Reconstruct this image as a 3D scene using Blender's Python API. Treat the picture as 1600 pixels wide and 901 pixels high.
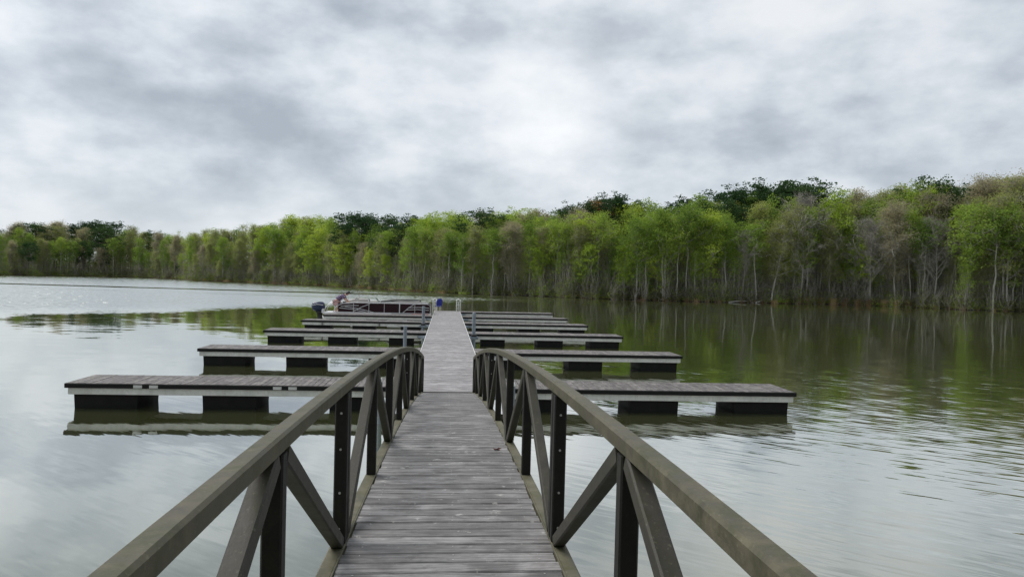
import bpy, math, random
import numpy as np
from mathutils import Vector, Matrix, Euler

# ------------------------------------------------------------------ scene, camera
for o in list(bpy.data.objects):
    bpy.data.objects.remove(o, do_unlink=True)
S = bpy.context.scene
COL = S.collection
random.seed(7)
rng = np.random.default_rng(7)

F_PX = 1100.0                       # focal length in pixels of a 1600 px wide frame
EYE = Vector((-0.04, 0.0, 3.56))    # the water lies at z = 0
YAW, PITCH, ROLL = math.atan(102.5 / F_PX), -math.atan(17.85 / F_PX), 0.026
fwd = Vector((math.sin(YAW) * math.cos(PITCH), math.cos(YAW) * math.cos(PITCH), math.sin(PITCH)))
r0 = Vector((math.cos(YAW), -math.sin(YAW), 0))
u0 = r0.cross(fwd)
RT = r0 * math.cos(ROLL) + u0 * math.sin(ROLL)
UP = -r0 * math.sin(ROLL) + u0 * math.cos(ROLL)
cd = bpy.data.cameras.new('camera')
cd.sensor_width = 36.0
cd.lens = 36.0 * F_PX / 1600.0
cd.clip_start, cd.clip_end = 0.05, 3000
cam = bpy.data.objects.new('camera', cd)
COL.objects.link(cam)
M3 = Matrix((RT, UP, -fwd)).transposed()
cam.matrix_world = Matrix.Translation(EYE) @ M3.to_4x4()
S.camera = cam
S.render.resolution_x, S.render.resolution_y = 1024, 576

def ray(x, y):
    return (fwd + RT * ((x - 800) / F_PX) + UP * ((450.5 - y) / F_PX))
def on_level(x, y, z=0.0):          # the point of the level z seen at a place of the photograph
    d = ray(x, y)
    return EYE + d * ((z - EYE.z) / d.z)
def project(p):
    v = Vector(p) - EYE
    dz = v.dot(fwd)
    return 800 + F_PX * v.dot(RT) / dz, 450.5 - F_PX * v.dot(UP) / dz

# ------------------------------------------------------------------ sky, sun, exposure
SUN_EL, SUN_AZ = math.radians(54), math.radians(-58)     # azimuth clockwise from +Y
sun_dir = Vector((math.sin(SUN_AZ) * math.cos(SUN_EL), math.cos(SUN_AZ) * math.cos(SUN_EL), math.sin(SUN_EL)))
W = bpy.data.worlds.new('World')
S.world = W
W.use_nodes = True
class NT:
    def __init__(s, tree):
        s.t = tree; s.n = tree.nodes; s.l = tree.links
    def node(s, typ, **kw):
        nd = s.n.new(typ)
        for k, v in kw.items(): setattr(nd, k, v)
        return nd
    def put(s, sock, v):
        if isinstance(v, bpy.types.NodeSocket): s.l.new(v, sock)
        elif v is not None:
            try: sock.default_value = v
            except Exception: sock.default_value = (*v, 1.0)
    def math(s, op, a, b=None, c=None, clamp=False):
        nd = s.node('ShaderNodeMath', operation=op, use_clamp=clamp)
        for i, v in enumerate((a, b, c)):
            if v is not None: s.put(nd.inputs[i], v)
        return nd.outputs[0]
    def vmath(s, op, a, b=None, scale=None):
        nd = s.node('ShaderNodeVectorMath', operation=op)
        s.put(nd.inputs[0], a)
        if b is not None: s.put(nd.inputs[1], b)
        if scale is not None: s.put(nd.inputs['Scale'], scale)
        return nd.outputs['Value' if op in ('DOT_PRODUCT', 'LENGTH') else 'Vector']
    def noise(s, vec, scale, detail=4, rough=0.5, dist=0.0, out='Fac'):
        nd = s.node('ShaderNodeTexNoise')
        if vec is not None: s.put(nd.inputs['Vector'], vec)
        nd.inputs['Scale'].default_value = scale
        nd.inputs['Detail'].default_value = detail
        nd.inputs['Roughness'].default_value = rough
        nd.inputs['Distortion'].default_value = dist
        return nd.outputs[out]
    def ramp(s, fac, stops, interp='LINEAR'):
        nd = s.node('ShaderNodeValToRGB')
        cr = nd.color_ramp
        cr.interpolation = interp
        while len(cr.elements) < len(stops): cr.elements.new(0.5)
        for e, (p, c) in zip(cr.elements, stops):
            e.position = p
            e.color = (*c, 1) if len(c) == 3 else c
        s.put(nd.inputs[0], fac)
        return nd.outputs[0]
    def mix(s, fac, a, b, blend='MIX'):
        nd = s.node('ShaderNodeMix', data_type='RGBA', blend_type=blend)
        s.put(nd.inputs[0], fac); s.put(nd.inputs[6], a); s.put(nd.inputs[7], b)
        return nd.outputs[2]
    def mapr(s, v, a, b, c=0.0, d=1.0, smooth=False):
        nd = s.node('ShaderNodeMapRange', interpolation_type='SMOOTHSTEP' if smooth else 'LINEAR')
        s.put(nd.inputs[0], v)
        for i, q in enumerate((a, b, c, d)): nd.inputs[i + 1].default_value = q
        return nd.outputs[0]
    def comb(s, x, y, z):
        nd = s.node('ShaderNodeCombineXYZ')
        for i, q in enumerate((x, y, z)): s.put(nd.inputs[i], q)
        return nd.outputs[0]
    def sep(s, v):
        nd = s.node('ShaderNodeSeparateXYZ'); s.put(nd.inputs[0], v)
        return nd.outputs

w = NT(W.node_tree)
w.n.clear()
tc = w.node('ShaderNodeTexCoord')
dirv = w.vmath('NORMALIZE', tc.outputs['Generated'])
dx, dy, dz = w.sep(dirv)
cp = w.comb(dx, dy, w.math('MULTIPLY', dz, 1.9))         # puffs are flat and wide
n1 = w.noise(w.vmath('ADD', cp, (23.1, 1.7, 6)), 3.6, 10, 0.50, 0.0)
n2 = w.noise(w.vmath('ADD', cp, (41.3, 12.9, 14)), 9.0, 10, 0.56, 0.0)
n3 = w.noise(w.vmath('ADD', cp, (8.3, 25.9, 3)), 1.7, 3, 0.5, 0.0)
cv = w.math('ADD', w.math('ADD', w.math('MULTIPLY', n1, 0.54), w.math('MULTIPLY', n2, 0.28)), w.math('MULTIPLY', n3, 0.24))
ccol = w.ramp(cv, [(0.42, (0.225, 0.25, 0.282)), (0.48, (0.288, 0.316, 0.348)), (0.53, (0.362, 0.388, 0.416)), (0.57, (0.425, 0.445, 0.466)), (0.63, (0.48, 0.492, 0.505))])
hz = w.mapr(dz, 0.0, 0.16, 0.55, 0.0, True)              # the deck pales towards the horizon
ccol = w.mix(hz, ccol, (0.41, 0.435, 0.46, 1))
glow = w.math('POWER', w.math('MAXIMUM', w.vmath('DOT_PRODUCT', dirv, tuple(sun_dir)), 0.0), 4.0)
ccol = w.mix(1.0, ccol, w.ramp(glow, [(0.0, (0.88, 0.885, 0.89)), (1.0, (1.16, 1.155, 1.15))]), 'MULTIPLY')
thin = w.math('POWER', w.math('MAXIMUM', w.vmath('DOT_PRODUCT', dirv, tuple(Vector((0.135, 0.955, 0.222)).normalized())), 0.0), 220.0)
ccol = w.mix(w.math('MULTIPLY', thin, 0.40), ccol, (0.64, 0.64, 0.64, 1))      # the cloud is thinnest here
sky = w.node('ShaderNodeTexSky', sky_type='NISHITA', sun_disc=False, sun_elevation=SUN_EL, sun_rotation=SUN_AZ)
skc = w.mix(1.0, sky.outputs[0], (0.06, 0.06, 0.06, 1), 'MULTIPLY')
bg = w.node('ShaderNodeBackground')
w.put(bg.inputs[0], w.mix(0.94, skc, ccol))
bg.inputs[1].default_value = 1.0
wo = w.node('ShaderNodeOutputWorld')
w.l.new(bg.outputs[0], wo.inputs[0])

sl = bpy.data.lights.new('sun', 'SUN')
sl.energy, sl.angle, sl.color = 1.5, math.radians(35), (1.0, 0.96, 0.90)
so = bpy.data.objects.new('sun', sl)
COL.objects.link(so)
so.rotation_euler = sun_dir.to_track_quat('Z', 'Y').to_euler()
so.location = (20, 60, 80)
vs = S.view_settings
vs.view_transform, vs.look, vs.exposure, vs.gamma, vs.use_curve_mapping = 'Standard', 'None', 1.04, 1.0, False

# ------------------------------------------------------------------ helpers
class MB:
    """collects faces; build() links them as ONE mesh object"""
    def __init__(s): s.v = []; s.f = []; s.n = 0; s.rnd = []
    def add(s, verts, faces, rnd=None):
        b = s.n
        s.v += [tuple(q) for q in verts]; s.n += len(verts)
        s.f += [tuple(b + i for i in f) for f in faces]
        s.rnd += [0.0 if rnd is None else rnd] * len(faces)
        return s
    def box(s, c, d, rot=None, rnd=None, taper=1.0):
        hx, hy, hz_ = d[0] / 2, d[1] / 2, d[2] / 2
        P = [Vector((x * hx * (taper if z < 0 else 1), y * hy * (taper if z < 0 else 1), z * hz_)) for z in (-1, 1) for y in (-1, 1) for x in (-1, 1)]
        if rot is not None: P = [rot @ p for p in P]
        P = [p + Vector(c) for p in P]
        return s.add(P, [(0, 2, 3, 1), (4, 5, 7, 6), (0, 1, 5, 4), (2, 6, 7, 3), (0, 4, 6, 2), (1, 3, 7, 5)], rnd)
    def sweep(s, pts, prof, ups=None, close=True):
        """sweeps a closed 2-D profile (side, up) along pts"""
        pts = [Vector(p) for p in pts]; n = len(pts); k = len(prof); V = []
        for i, p in enumerate(pts):
            t = (pts[min(i + 1, n - 1)] - pts[max(i - 1, 0)]).normalized()
            up = Vector(ups) if ups is not None else (Vector((0, 0, 1)) if abs(t.z) < 0.95 else Vector((0, 1, 0)))
            sd = t.cross(up).normalized(); u = sd.cross(t)
            V += [p + sd * a + u * b for a, b in prof]
        Fc = [(i * k + j, i * k + (j + 1) % k, (i + 1) * k + (j + 1) % k, (i + 1) * k + j) for i in range(n - 1) for j in range(k)]
        if close: Fc += [tuple(range(k - 1, -1, -1)), tuple((n - 1) * k + j for j in range(k))]
        return s.add(V, Fc)
    def tube(s, pts, r, sides=10):
        rr = r if isinstance(r, (list, tuple)) else [r] * len(pts)
        pts = [Vector(p) for p in pts]; n = len(pts); V = []
        for i, p in enumerate(pts):
            t = (pts[min(i + 1, n - 1)] - pts[max(i - 1, 0)]).normalized()
            up = Vector((0, 0, 1)) if abs(t.z) < 0.9 else Vector((0, 1, 0))
            sd = t.cross(up).normalized(); u = sd.cross(t)
            V += [p + (sd * math.cos(2 * math.pi * j / sides) + u * math.sin(2 * math.pi * j / sides)) * rr[i] for j in range(sides)]
        Fc = [(i * sides + j, i * sides + (j + 1) % sides, (i + 1) * sides + (j + 1) % sides, (i + 1) * sides + j) for i in range(n - 1) for j in range(sides)]
        Fc += [tuple(range(sides - 1, -1, -1)), tuple((n - 1) * sides + j for j in range(sides))]
        return s.add(V, Fc)
    def mesh(s, name, mat, smooth=False):
        me = bpy.data.meshes.new(name)
        me.from_pydata(s.v, [], s.f)
        if any(s.rnd):
            a = me.attributes.new('rnd', 'FLOAT', 'FACE')
            a.data.foreach_set('value', s.rnd)
        me.materials.append(mat)
        if smooth: me.polygons.foreach_set('use_smooth', [True] * len(me.polygons))
        me.update()
        return me
    def build(s, name, mat, parent=None, smooth=False, kind=None):
        return link(name, s.mesh(name, mat, smooth), parent, kind)
def link(name, me, parent=None, kind=None):
    o = bpy.data.objects.new(name, me)
    COL.objects.link(o)
    if parent is not None: o.parent = parent
    if kind: o['kind'] = kind
    return o
def chsq(wd, ht, c=0.008):           # chamfered rectangle
    a, b = wd / 2, ht / 2
    return [(-a + c, -b), (a - c, -b), (a, -b + c), (a, b - c), (a - c, b), (-a + c, b), (-a, b - c), (-a, -b + c)]
def tag(o, label, cat, group=None):
    o['label'] = label; o['category'] = cat
    if group: o['group'] = group
    return o
def thing(name, label, cat, loc=(0, 0, 0), group=None, rz=0.0):
    o = bpy.data.objects.new(name, None)
    COL.objects.link(o)
    o.location = loc; o.rotation_euler.z = rz; o.empty_display_size = 0.3
    return tag(o, label, cat, group)
def np_mesh(name, V, Fq, mat, smooth=False):
    """mesh from numpy arrays, all faces with the same number of corners"""
    me = bpy.data.meshes.new(name)
    k = Fq.shape[1]
    me.vertices.add(len(V)); me.vertices.foreach_set('co', V.astype(np.float32).ravel())
    me.loops.add(Fq.size); me.loops.foreach_set('vertex_index', Fq.astype(np.int32).ravel())
    me.polygons.add(len(Fq))
    me.polygons.foreach_set('loop_start', np.arange(0, Fq.size, k, dtype=np.int32))
    me.polygons.foreach_set('loop_total', np.full(len(Fq), k, dtype=np.int32))
    if smooth: me.polygons.foreach_set('use_smooth', np.ones(len(Fq), dtype=bool))
    me.materials.append(mat)
    me.update(calc_edges=True)
    me.validate()
    return me

# ------------------------------------------------------------------ materials
def mat(name):
    m = bpy.data.materials.new(name); m.use_nodes = True
    t = NT(m.node_tree)
    p = t.n['Principled BSDF']
    return m, t, p
def rand_plus(t):
    oi = t.node('ShaderNodeObjectInfo')
    at = t.node('ShaderNodeAttribute', attribute_name='rnd')
    return t.math('FRACT', t.math('ADD', oi.outputs['Random'], at.outputs['Fac']))
def wood(name, axis, dark, light, lichen=0.3):
    m, t, p = mat(name)
    rv = rand_plus(t)
    co = t.node('ShaderNodeTexCoord').outputs['Object']
    off = t.comb(t.math('MULTIPLY', rv, 57.0), t.math('MULTIPLY', rv, 31.0), t.math('MULTIPLY', rv, 13.0))
    sc = (3.2, 60, 60) if axis == 'X' else (60, 3.2, 60)
    g = t.vmath('MULTIPLY', co, sc)
    gv = t.vmath('ADD', g, off)
    grain = t.noise(gv, 1.0, 6, 0.65, 0.6)
    blot = t.noise(t.vmath('ADD', co, off), 2.7, 5, 0.6, 0.4)
    spl = t.noise(t.vmath('ADD', t.vmath('MULTIPLY', co, tuple(q * 1.9 for q in sc)), off), 1.0, 3, 0.7)
    f = t.math('ADD', t.math('MULTIPLY', grain, 0.5), t.math('MULTIPLY', blot, 0.5))
    c = t.ramp(f, [(0.33, tuple(q * 0.55 for q in dark)), (0.45, dark), (0.55, light), (0.66, tuple(min(1, q * 1.55) for q in light))])
    c = t.mix(t.mapr(t.math('FRACT', t.math('MULTIPLY', rv, 7.31)), 0, 1, 0.0, 0.6), c, tuple(q * 0.62 for q in dark) + (1,))
    lm = t.mapr(t.noise(t.vmath('ADD', t.vmath('MULTIPLY', co, (1, 1, 1)), off), 9.0, 6, 0.72), 0.60, 0.68, 0.0, lichen, True)
    st_ = t.noise(t.vmath('ADD', t.vmath('MULTIPLY', co, (1.6, 5, 5)), off), 3.0, 6, 0.7, 0.8)
    c = t.mix(t.mapr(st_, 0.52, 0.64, 0.0, 0.55, True), c, tuple(q * 0.45 for q in dark) + (1,))
    c = t.mix(lm, c, (0.42, 0.42, 0.40, 1))
    crack = t.mapr(spl, 0.28, 0.35, 0.6, 0.0, True)
    c = t.mix(crack, c, (0.030, 0.028, 0.026, 1))
    t.put(p.inputs['Base Color'], c)
    t.put(p.inputs['Roughness'], t.mapr(f, 0.3, 0.7, 0.72, 0.5))
    bp = t.node('ShaderNodeBump'); bp.inputs['Strength'].default_value = 0.55; bp.inputs['Distance'].default_value = 0.006
    t.put(bp.inputs['Height'], t.math('SUBTRACT', f, crack)); t.put(p.inputs['Normal'], bp.outputs[0])
    return m
M = {}
M['deck'] = wood('weathered_deck_wood', 'X', (0.112, 0.107, 0.106), (0.245, 0.238, 0.238), 0.75)
M['dock'] = wood('pale_dock_wood', 'X', (0.19, 0.18, 0.183), (0.33, 0.316, 0.322), 0.3)
M['edge'] = wood('gap_shade_board_edge', 'X', (0.022, 0.020, 0.017), (0.045, 0.041, 0.034), 0.1)  # plank sides coloured dark so the gaps between boards read as shaded
M['finger'] = wood('finger_wood', 'Y', (0.072, 0.062, 0.059), (0.175, 0.158, 0.152), 0.4)

def metal(name, base, var, rough=0.5, metallic=0.0, moss=0.0, nscale=6.0, mosscol=(0.075, 0.085, 0.025)):
    m, t, p = mat(name)
    co = t.node('ShaderNodeTexCoord').outputs['Object']
    n = t.noise(co, nscale, 6, 0.62, 0.3)
    c = t.ramp(n, [(0.32, tuple(q * (1 - var) for q in base)), (0.68, tuple(min(1, q * (1 + var)) for q in base))])
    st = t.noise(t.vmath('MULTIPLY', co, (40, 40, 3)), 1.0, 3, 0.6)
    c = t.mix(t.mapr(st, 0.5, 0.75, 0, 0.25), c, tuple(q * 0.5 for q in base) + (1,))
    if moss:
        mm = t.mapr(t.noise(co, 6.5, 8, 0.75, 0.6), 0.44, 0.66, 0.0, moss, True)
        c = t.mix(mm, c, mosscol + (1,))
        sp = t.mapr(t.noise(co, 75.0, 3, 0.6), 0.60, 0.72, 0.0, moss * 0.6, True)
        c = t.mix(sp, c, (0.14, 0.14, 0.09, 1))
    t.put(p.inputs['Base Color'], c)
    p.inputs['Metallic'].default_value = metallic
    p.inputs['Specular IOR Level'].default_value = 0.28
    t.put(p.inputs['Roughness'], t.mapr(n, 0.3, 0.7, rough - 0.1, rough + 0.12))
    bp = t.node('ShaderNodeBump'); bp.inputs['Strength'].default_value = 0.25; bp.inputs['Distance'].default_value = 0.003
    t.put(bp.inputs['Height'], t.noise(co, 55, 4, 0.6)); t.put(p.inputs['Normal'], bp.outputs[0])
    return m
M['rail'] = metal('olive_bronze_rail', (0.074, 0.066, 0.042), 0.4, 0.5, 0, 0.75, 11, (0.036, 0.041, 0.013))
M['diag'] = metal('bronze_brace', (0.034, 0.031, 0.024), 0.4, 0.52, 0, 0.6, 6, (0.024, 0.027, 0.009))
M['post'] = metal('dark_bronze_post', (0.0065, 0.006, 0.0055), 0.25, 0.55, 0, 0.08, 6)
M['chord'] = metal('mossy_chord', (0.098, 0.092, 0.062), 0.35, 0.6, 0, 0.6, 5, (0.062, 0.062, 0.022))
M['bolt'] = metal('zinc_bolt', (0.5, 0.5, 0.48), 0.1, 0.35, 0.5)
M['fascia'] = metal('pale_grey_frame', (0.56, 0.56, 0.54), 0.14, 0.5, 0.0, 0.25, 2.5, (0.25, 0.25, 0.2))
M['galv'] = metal('galvanised_steel', (0.20, 0.235, 0.27), 0.2, 0.45, 0.3, 0.0, 4)
M['rubber'] = metal('black_rubber_strip', (0.006, 0.006, 0.006), 0.3, 0.75)
M['float'] = metal('black_plastic_float', (0.0035, 0.0035, 0.0035), 0.35, 0.8, 0, 0.2, 2.0, (0.016, 0.016, 0.010))
M['white'] = metal('white_paint', (0.70, 0.71, 0.70), 0.06, 0.4)
M['plate'] = metal('zinc_plate', (0.5, 0.5, 0.49), 0.12, 0.5, 0.2)

def plain(name, col, rough=0.5, metallic=0.0, spec=0.5, vary=0.12):
    m, t, p = mat(name)
    co = t.node('ShaderNodeTexCoord').outputs['Object']
    n = t.noise(co, 7.0, 5, 0.6)
    t.put(p.inputs['Base Color'], t.ramp(n, [(0.3, tuple(q * (1 - vary) for q in col)), (0.7, tuple(min(1, q * (1 + vary)) for q in col))]))
    p.inputs['Roughness'].default_value = rough; p.inputs['Metallic'].default_value = metallic
    p.inputs['Specular IOR Level'].default_value = spec
    return m
M['maroon'] = plain('maroon_gelcoat', (0.020, 0.004, 0.008), 0.35, spec=0.3)
M['alum'] = plain('brushed_aluminium', (0.62, 0.62, 0.63), 0.35, 0.3)
M['vinyl'] = plain('cream_vinyl', (0.46, 0.44, 0.42), 0.5)
M['greyv'] = plain('grey_vinyl', (0.10, 0.11, 0.10), 0.55)
M['cowl'] = plain('navy_cowl', (0.015, 0.022, 0.06), 0.2)
M['black'] = plain('black_plastic', (0.012, 0.012, 0.013), 0.5)
M['glass'] = plain('tinted_screen', (0.35, 0.40, 0.42), 0.1)
M['skin'] = plain('skin', (0.50, 0.32, 0.24), 0.5)
M['blue'] = plain('royal_blue_fabric', (0.012, 0.025, 0.24), 0.7, vary=0.25)
M['cream'] = plain('cream_plastic', (0.66, 0.63, 0.50), 0.45)
M['deadleaf'] = plain('dead_leaf', (0.10, 0.030, 0.022), 0.7, vary=0.4)
M['redtape'] = plain('red_decal', (0.48, 0.10, 0.08), 0.4)
def plaid():
    m, t, p = mat('plaid_shirt')
    co = t.node('ShaderNodeTexCoord').outputs['Object']
    x, y, z = t.sep(co)
    def st(a, k): return t.math('LESS_THAN', t.math('FRACT', t.math('MULTIPLY', a, k)), 0.36)
    s_ = t.math('MULTIPLY', t.math('ADD', st(t.math('ADD', x, z), 7.0), st(t.math('SUBTRACT', x, z), 7.0)), 0.5)
    t.put(p.inputs['Base Color'], t.ramp(s_, [(0, (0.028, 0.012, 0.05)), (0.5, (0.14, 0.09, 0.19)), (1, (0.6, 0.55, 0.66))]))
    p.inputs['Roughness'].default_value = 0.8
    return m
M['plaid'] = plaid()
def striped():
    m, t, p = mat('red_white_stripe')
    z = t.sep(t.node('ShaderNodeTexCoord').outputs['Object'])[2]
    s_ = t.math('LESS_THAN', t.math('FRACT', t.math('MULTIPLY', z, 11.0)), 0.5)
    t.put(p.inputs['Base Color'], t.mix(s_, (0.66, 0.60, 0.58, 1), (0.36, 0.05, 0.06, 1)))
    p.inputs['Roughness'].default_value = 0.8
    return m
M['stripe'] = striped()

# water
def water_mat():
    m, t, p = mat('lake_water')
    t.n.remove(p)
    P = t.node('ShaderNodeNewGeometry').outputs['Position']
    x, y, z = t.sep(P)
    def amp_noise(v, scale, det=2): # signed
        return t.math('SUBTRACT', t.noise(v, scale, det, 0.5), 0.5)
    # faint long swell everywhere
    sw = t.comb(t.math('MULTIPLY', x, 0.5), y, 0.0)
    a1 = amp_noise(sw, 1.3, 3)
    a2 = amp_noise(t.vmath('ADD', sw, (31, 17, 5)), 1.1, 3)
    # wind ripples: crests run along one direction, patchy
    ang = math.radians(-38)
    ca, sa = math.cos(ang), math.sin(ang)
    al = t.math('ADD', t.math('MULTIPLY', x, ca), t.math('MULTIPLY', y, sa))
    ac = t.math('SUBTRACT', t.math('MULTIPLY', y, ca), t.math('MULTIPLY', x, sa))
    rp = t.comb(t.math('MULTIPLY', al, 0.12), ac, 0.0)
    r1 = amp_noise(rp, 6.5, 2)
    r2 = amp_noise(t.vmath('ADD', rp, (7, 3, 2)), 13.0, 2)
    rip = t.math('ADD', r1, t.math('MULTIPLY', r2, 0.6))
    pt = t.noise(t.comb(t.math('MULTIPLY', x, 0.6), y, 3.0), 0.085, 3, 0.55)
    patch = t.mapr(pt, 0.38, 0.60, 0.45, 1.0, True)
    side = t.mapr(t.math('ADD', x, t.math('MULTIPLY', y, 0.12)), 1.0, 10.0, 0.28, 1.0, True)
    near = t.mapr(y, 22.0, 42.0, 1.0, 0.12, True)
    ram = t.math('MULTIPLY', t.math('MULTIPLY', patch, side), t.math('MULTIPLY', near, 0.19))
    # a patch of choppier water on the open side
    # ruffled band: everything beyond the oblique edge of a boat's wash
    e = t.math('SUBTRACT', t.math('SUBTRACT', y, t.math('MULTIPLY', x, 1.14)), 96.0)
    e = t.math('ADD', e, t.math('MULTIPLY', amp_noise(t.comb(x, y, 0.0), 0.11, 3), 14.0))
    band = t.mapr(e, -14.0, 12.0, 0.0, 1.0, True)
    s1 = t.math('ADD', t.math('SUBTRACT', t.math('ADD', y, t.math('MULTIPLY', x, 0.17)), 121.0), t.math('MULTIPLY', amp_noise(t.comb(x, y, 2.0), 0.05, 2), 5.0))
    l1 = t.mapr(t.math('ABSOLUTE', s1), 1.2, 5.0, 0.0, 1.0, True)
    s2 = t.math('SUBTRACT', t.math('ADD', y, t.math('MULTIPLY', x, 0.22)), 100.0)
    l2 = t.mapr(t.math('ABSOLUTE', s2), 0.5, 2.0, 0.45, 1.0, True)
    band = t.math('MULTIPLY', band, t.math('MULTIPLY', l1, l2))
    ch = t.noise(t.comb(t.math('MULTIPLY', x, 0.6), y, 8.0), 2.2, 2, 0.5)
    chop = t.math('MULTIPLY', t.math('ABSOLUTE', t.math('SUBTRACT', ch, 0.5)), t.math('MULTIPLY', band, -1.5))
    chop = t.math('ADD', chop, t.math('MULTIPLY', band, -0.05))
    nx = t.math('ADD', t.math('MULTIPLY', a1, 0.030), t.math('MULTIPLY', t.math('MULTIPLY', rip, ram), -sa))
    ny = t.math('ADD', t.math('ADD', t.math('MULTIPLY', a2, 0.030), t.math('MULTIPLY', t.math('MULTIPLY', rip, ram), ca)), chop)
    nrm = t.vmath('NORMALIZE', t.comb(nx, ny, 1.0))
    lw = t.node('ShaderNodeLayerWeight'); lw.inputs['Blend'].default_value = 0.5
    t.put(lw.inputs['Normal'], nrm)
    fac = t.ramp(lw.outputs['Facing'], [(0.0, (0.05,) * 3), (0.45, (0.20,) * 3), (0.64, (0.45,) * 3), (0.77, (0.72,) * 3), (0.92, (0.82,) * 3), (1.0, (0.94,) * 3)])
    gl = t.node('ShaderNodeBsdfGlossy'); gl.inputs['Roughness'].default_value = 0.03
    gl.inputs['Color'].default_value = (0.97, 0.98, 0.96, 1)
    t.put(gl.inputs['Normal'], nrm)
    df = t.node('ShaderNodeBsdfDiffuse')
    murk = t.noise(t.comb(x, y, 1.0), 0.05, 3, 0.5)
    t.put(df.inputs['Color'], t.ramp(murk, [(0.3, (0.052, 0.060, 0.024)), (0.7, (0.064, 0.072, 0.029))]))
    mx = t.node('ShaderNodeMixShader')
    t.put(mx.inputs[0], fac); t.l.new(df.outputs[0], mx.inputs[1]); t.l.new(gl.outputs[0], mx.inputs[2])
    t.l.new(mx.outputs[0], t.n['Material Output'].inputs[0])
    return m
M['water'] = water_mat()
wm = bpy.data.meshes.new('lake_water')
gx = [-900, -300, -60, 60, 300, 900]; gy = [-300, -60, 60, 200, 500, 1200]
wm.from_pydata([(a, b, 0.0) for b in gy for a in gx], [], [(j * 6 + i, j * 6 + i + 1, j * 6 + i + 7, j * 6 + i + 6) for j in range(5) for i in range(5)])
wm.materials.append(M['water'])
wo_ = link('lake_water', wm, kind='structure')

# ------------------------------------------------------------------ far shore
SHORE_PX = [(0, 430), (100, 431), (200, 433), (283, 436.5), (300, 438.5), (400, 442), (500, 446.5), (560, 450), (640, 455), (700, 458.5), (800, 462), (900, 466), (1000, 469), (1100, 471.5), (1200, 473.5), (1300, 475.5), (1400, 479), (1500, 483.5), (1600, 487)]
sb, sr = [], []
for x, y in SHORE_PX:
    p = on_level(x, y) - EYE
    sb.append(math.degrees(math.atan2(p.x, p.y))); sr.append(math.hypot(p.x, p.y))
lb, rb = sb[0], sb[-1]
sb = [lb - 62, lb - 40, lb - 20, lb - 8] + sb + [rb + 8, rb + 22, rb + 40, rb + 62]
sr = [70, 120, 180, 215] + sr + [sr[-1] * 0.96, 104, 84, 60]
SLX = [(-400, .05), (0, .05), (400, .045), (700, .05), (900, .07), (1100, .10), (1250, .11), (1400, .15), (1500, .20), (1600, .24), (1900, .22)]
def bearing_of(xpx):
    d = ray(xpx, 450.5 - 20 + 0.026 * (xpx - 698)); return math.degrees(math.atan2(d.x, d.y))
slb = [bearing_of(a) for a, _ in SLX]; slv = [b for _, b in SLX]
def rng_at(b): return float(np.interp(b, sb, sr)) + 0.9 * math.sin(b * 3.1) + 0.6 * math.sin(b * 7.7 + 1)
def ground(b, d):
    bank = np.interp(d, [-6, -0.4, 0.0, 0.5, 1.5, 4], [-0.9, -0.12, -0.02, 0.12, 0.3, 0.6])
    sl_ = np.interp(b, slb, slv)
    return float(bank + max(0, min(d, 110) - 4) * sl_ + 0.25 * math.sin(b * 1.7 + d * 0.21) * min(1, max(0, d / 8)))
def shore_pt(b, d):
    r = rng_at(b) + d; a = math.radians(b)
    return Vector((EYE.x + r * math.sin(a), EYE.y + r * math.cos(a), ground(b, d)))
bs = np.arange(sb[0], sb[-1], 0.45)
ds = [-6, -2, -0.4, 0, 0.5, 1.5, 4, 8, 14, 22, 32, 45, 60, 80, 110, 200]
lv = [tuple(shore_pt(b, d)) for b in bs for d in ds]
k = len(ds)
lf = [(i * k + j, i * k + j + 1, (i + 1) * k + j + 1, (i + 1) * k + j) for i in range(len(bs) - 1) for j in range(k - 1)]
def ground_mat():
    m, t, p = mat('wood_floor')
    P = t.node('ShaderNodeNewGeometry').outputs['Position']
    n = t.noise(P, 0.6, 6, 0.65)
    c = t.ramp(n, [(0.3, (0.030, 0.020, 0.013)), (0.5, (0.060, 0.043, 0.030)), (0.7, (0.11, 0.078, 0.054))])
    t.put(p.inputs['Base Color'], c); p.inputs['Roughness'].default_value = 0.95
    return m
M['ground'] = ground_mat()
m_ = bpy.data.meshes.new('far_shore'); m_.from_pydata(lv, [], lf); m_.materials.append(M['ground'])
m_.polygons.foreach_set('use_smooth', [True] * len(lf))
link('far_shore', m_, kind='structure')
# the bank behind the photographer that carries the landward end of the gangway
nb = MB()
xs = [-140, -70, -30, -10, 0, 10, 30, 70, 140]; ys = [-2.6, -3.6, -4.6, -7, -14, -40, -120]; zs = [-0.6, 0.2, 1.2, 1.75, 1.95, 2.6, 4.0]
nb.add([(x_ , y_ - 0.06 * abs(x_) * (1 if y_ > -20 else 0), z_) for x_ in xs for y_, z_ in zip(ys, zs)],
       [(i * 7 + j, i * 7 + j + 1, (i + 1) * 7 + j + 1, (i + 1) * 7 + j) for i in range(8) for j in range(6)])
nb.build('near_shore', M['ground'], smooth=True, kind='structure')

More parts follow.
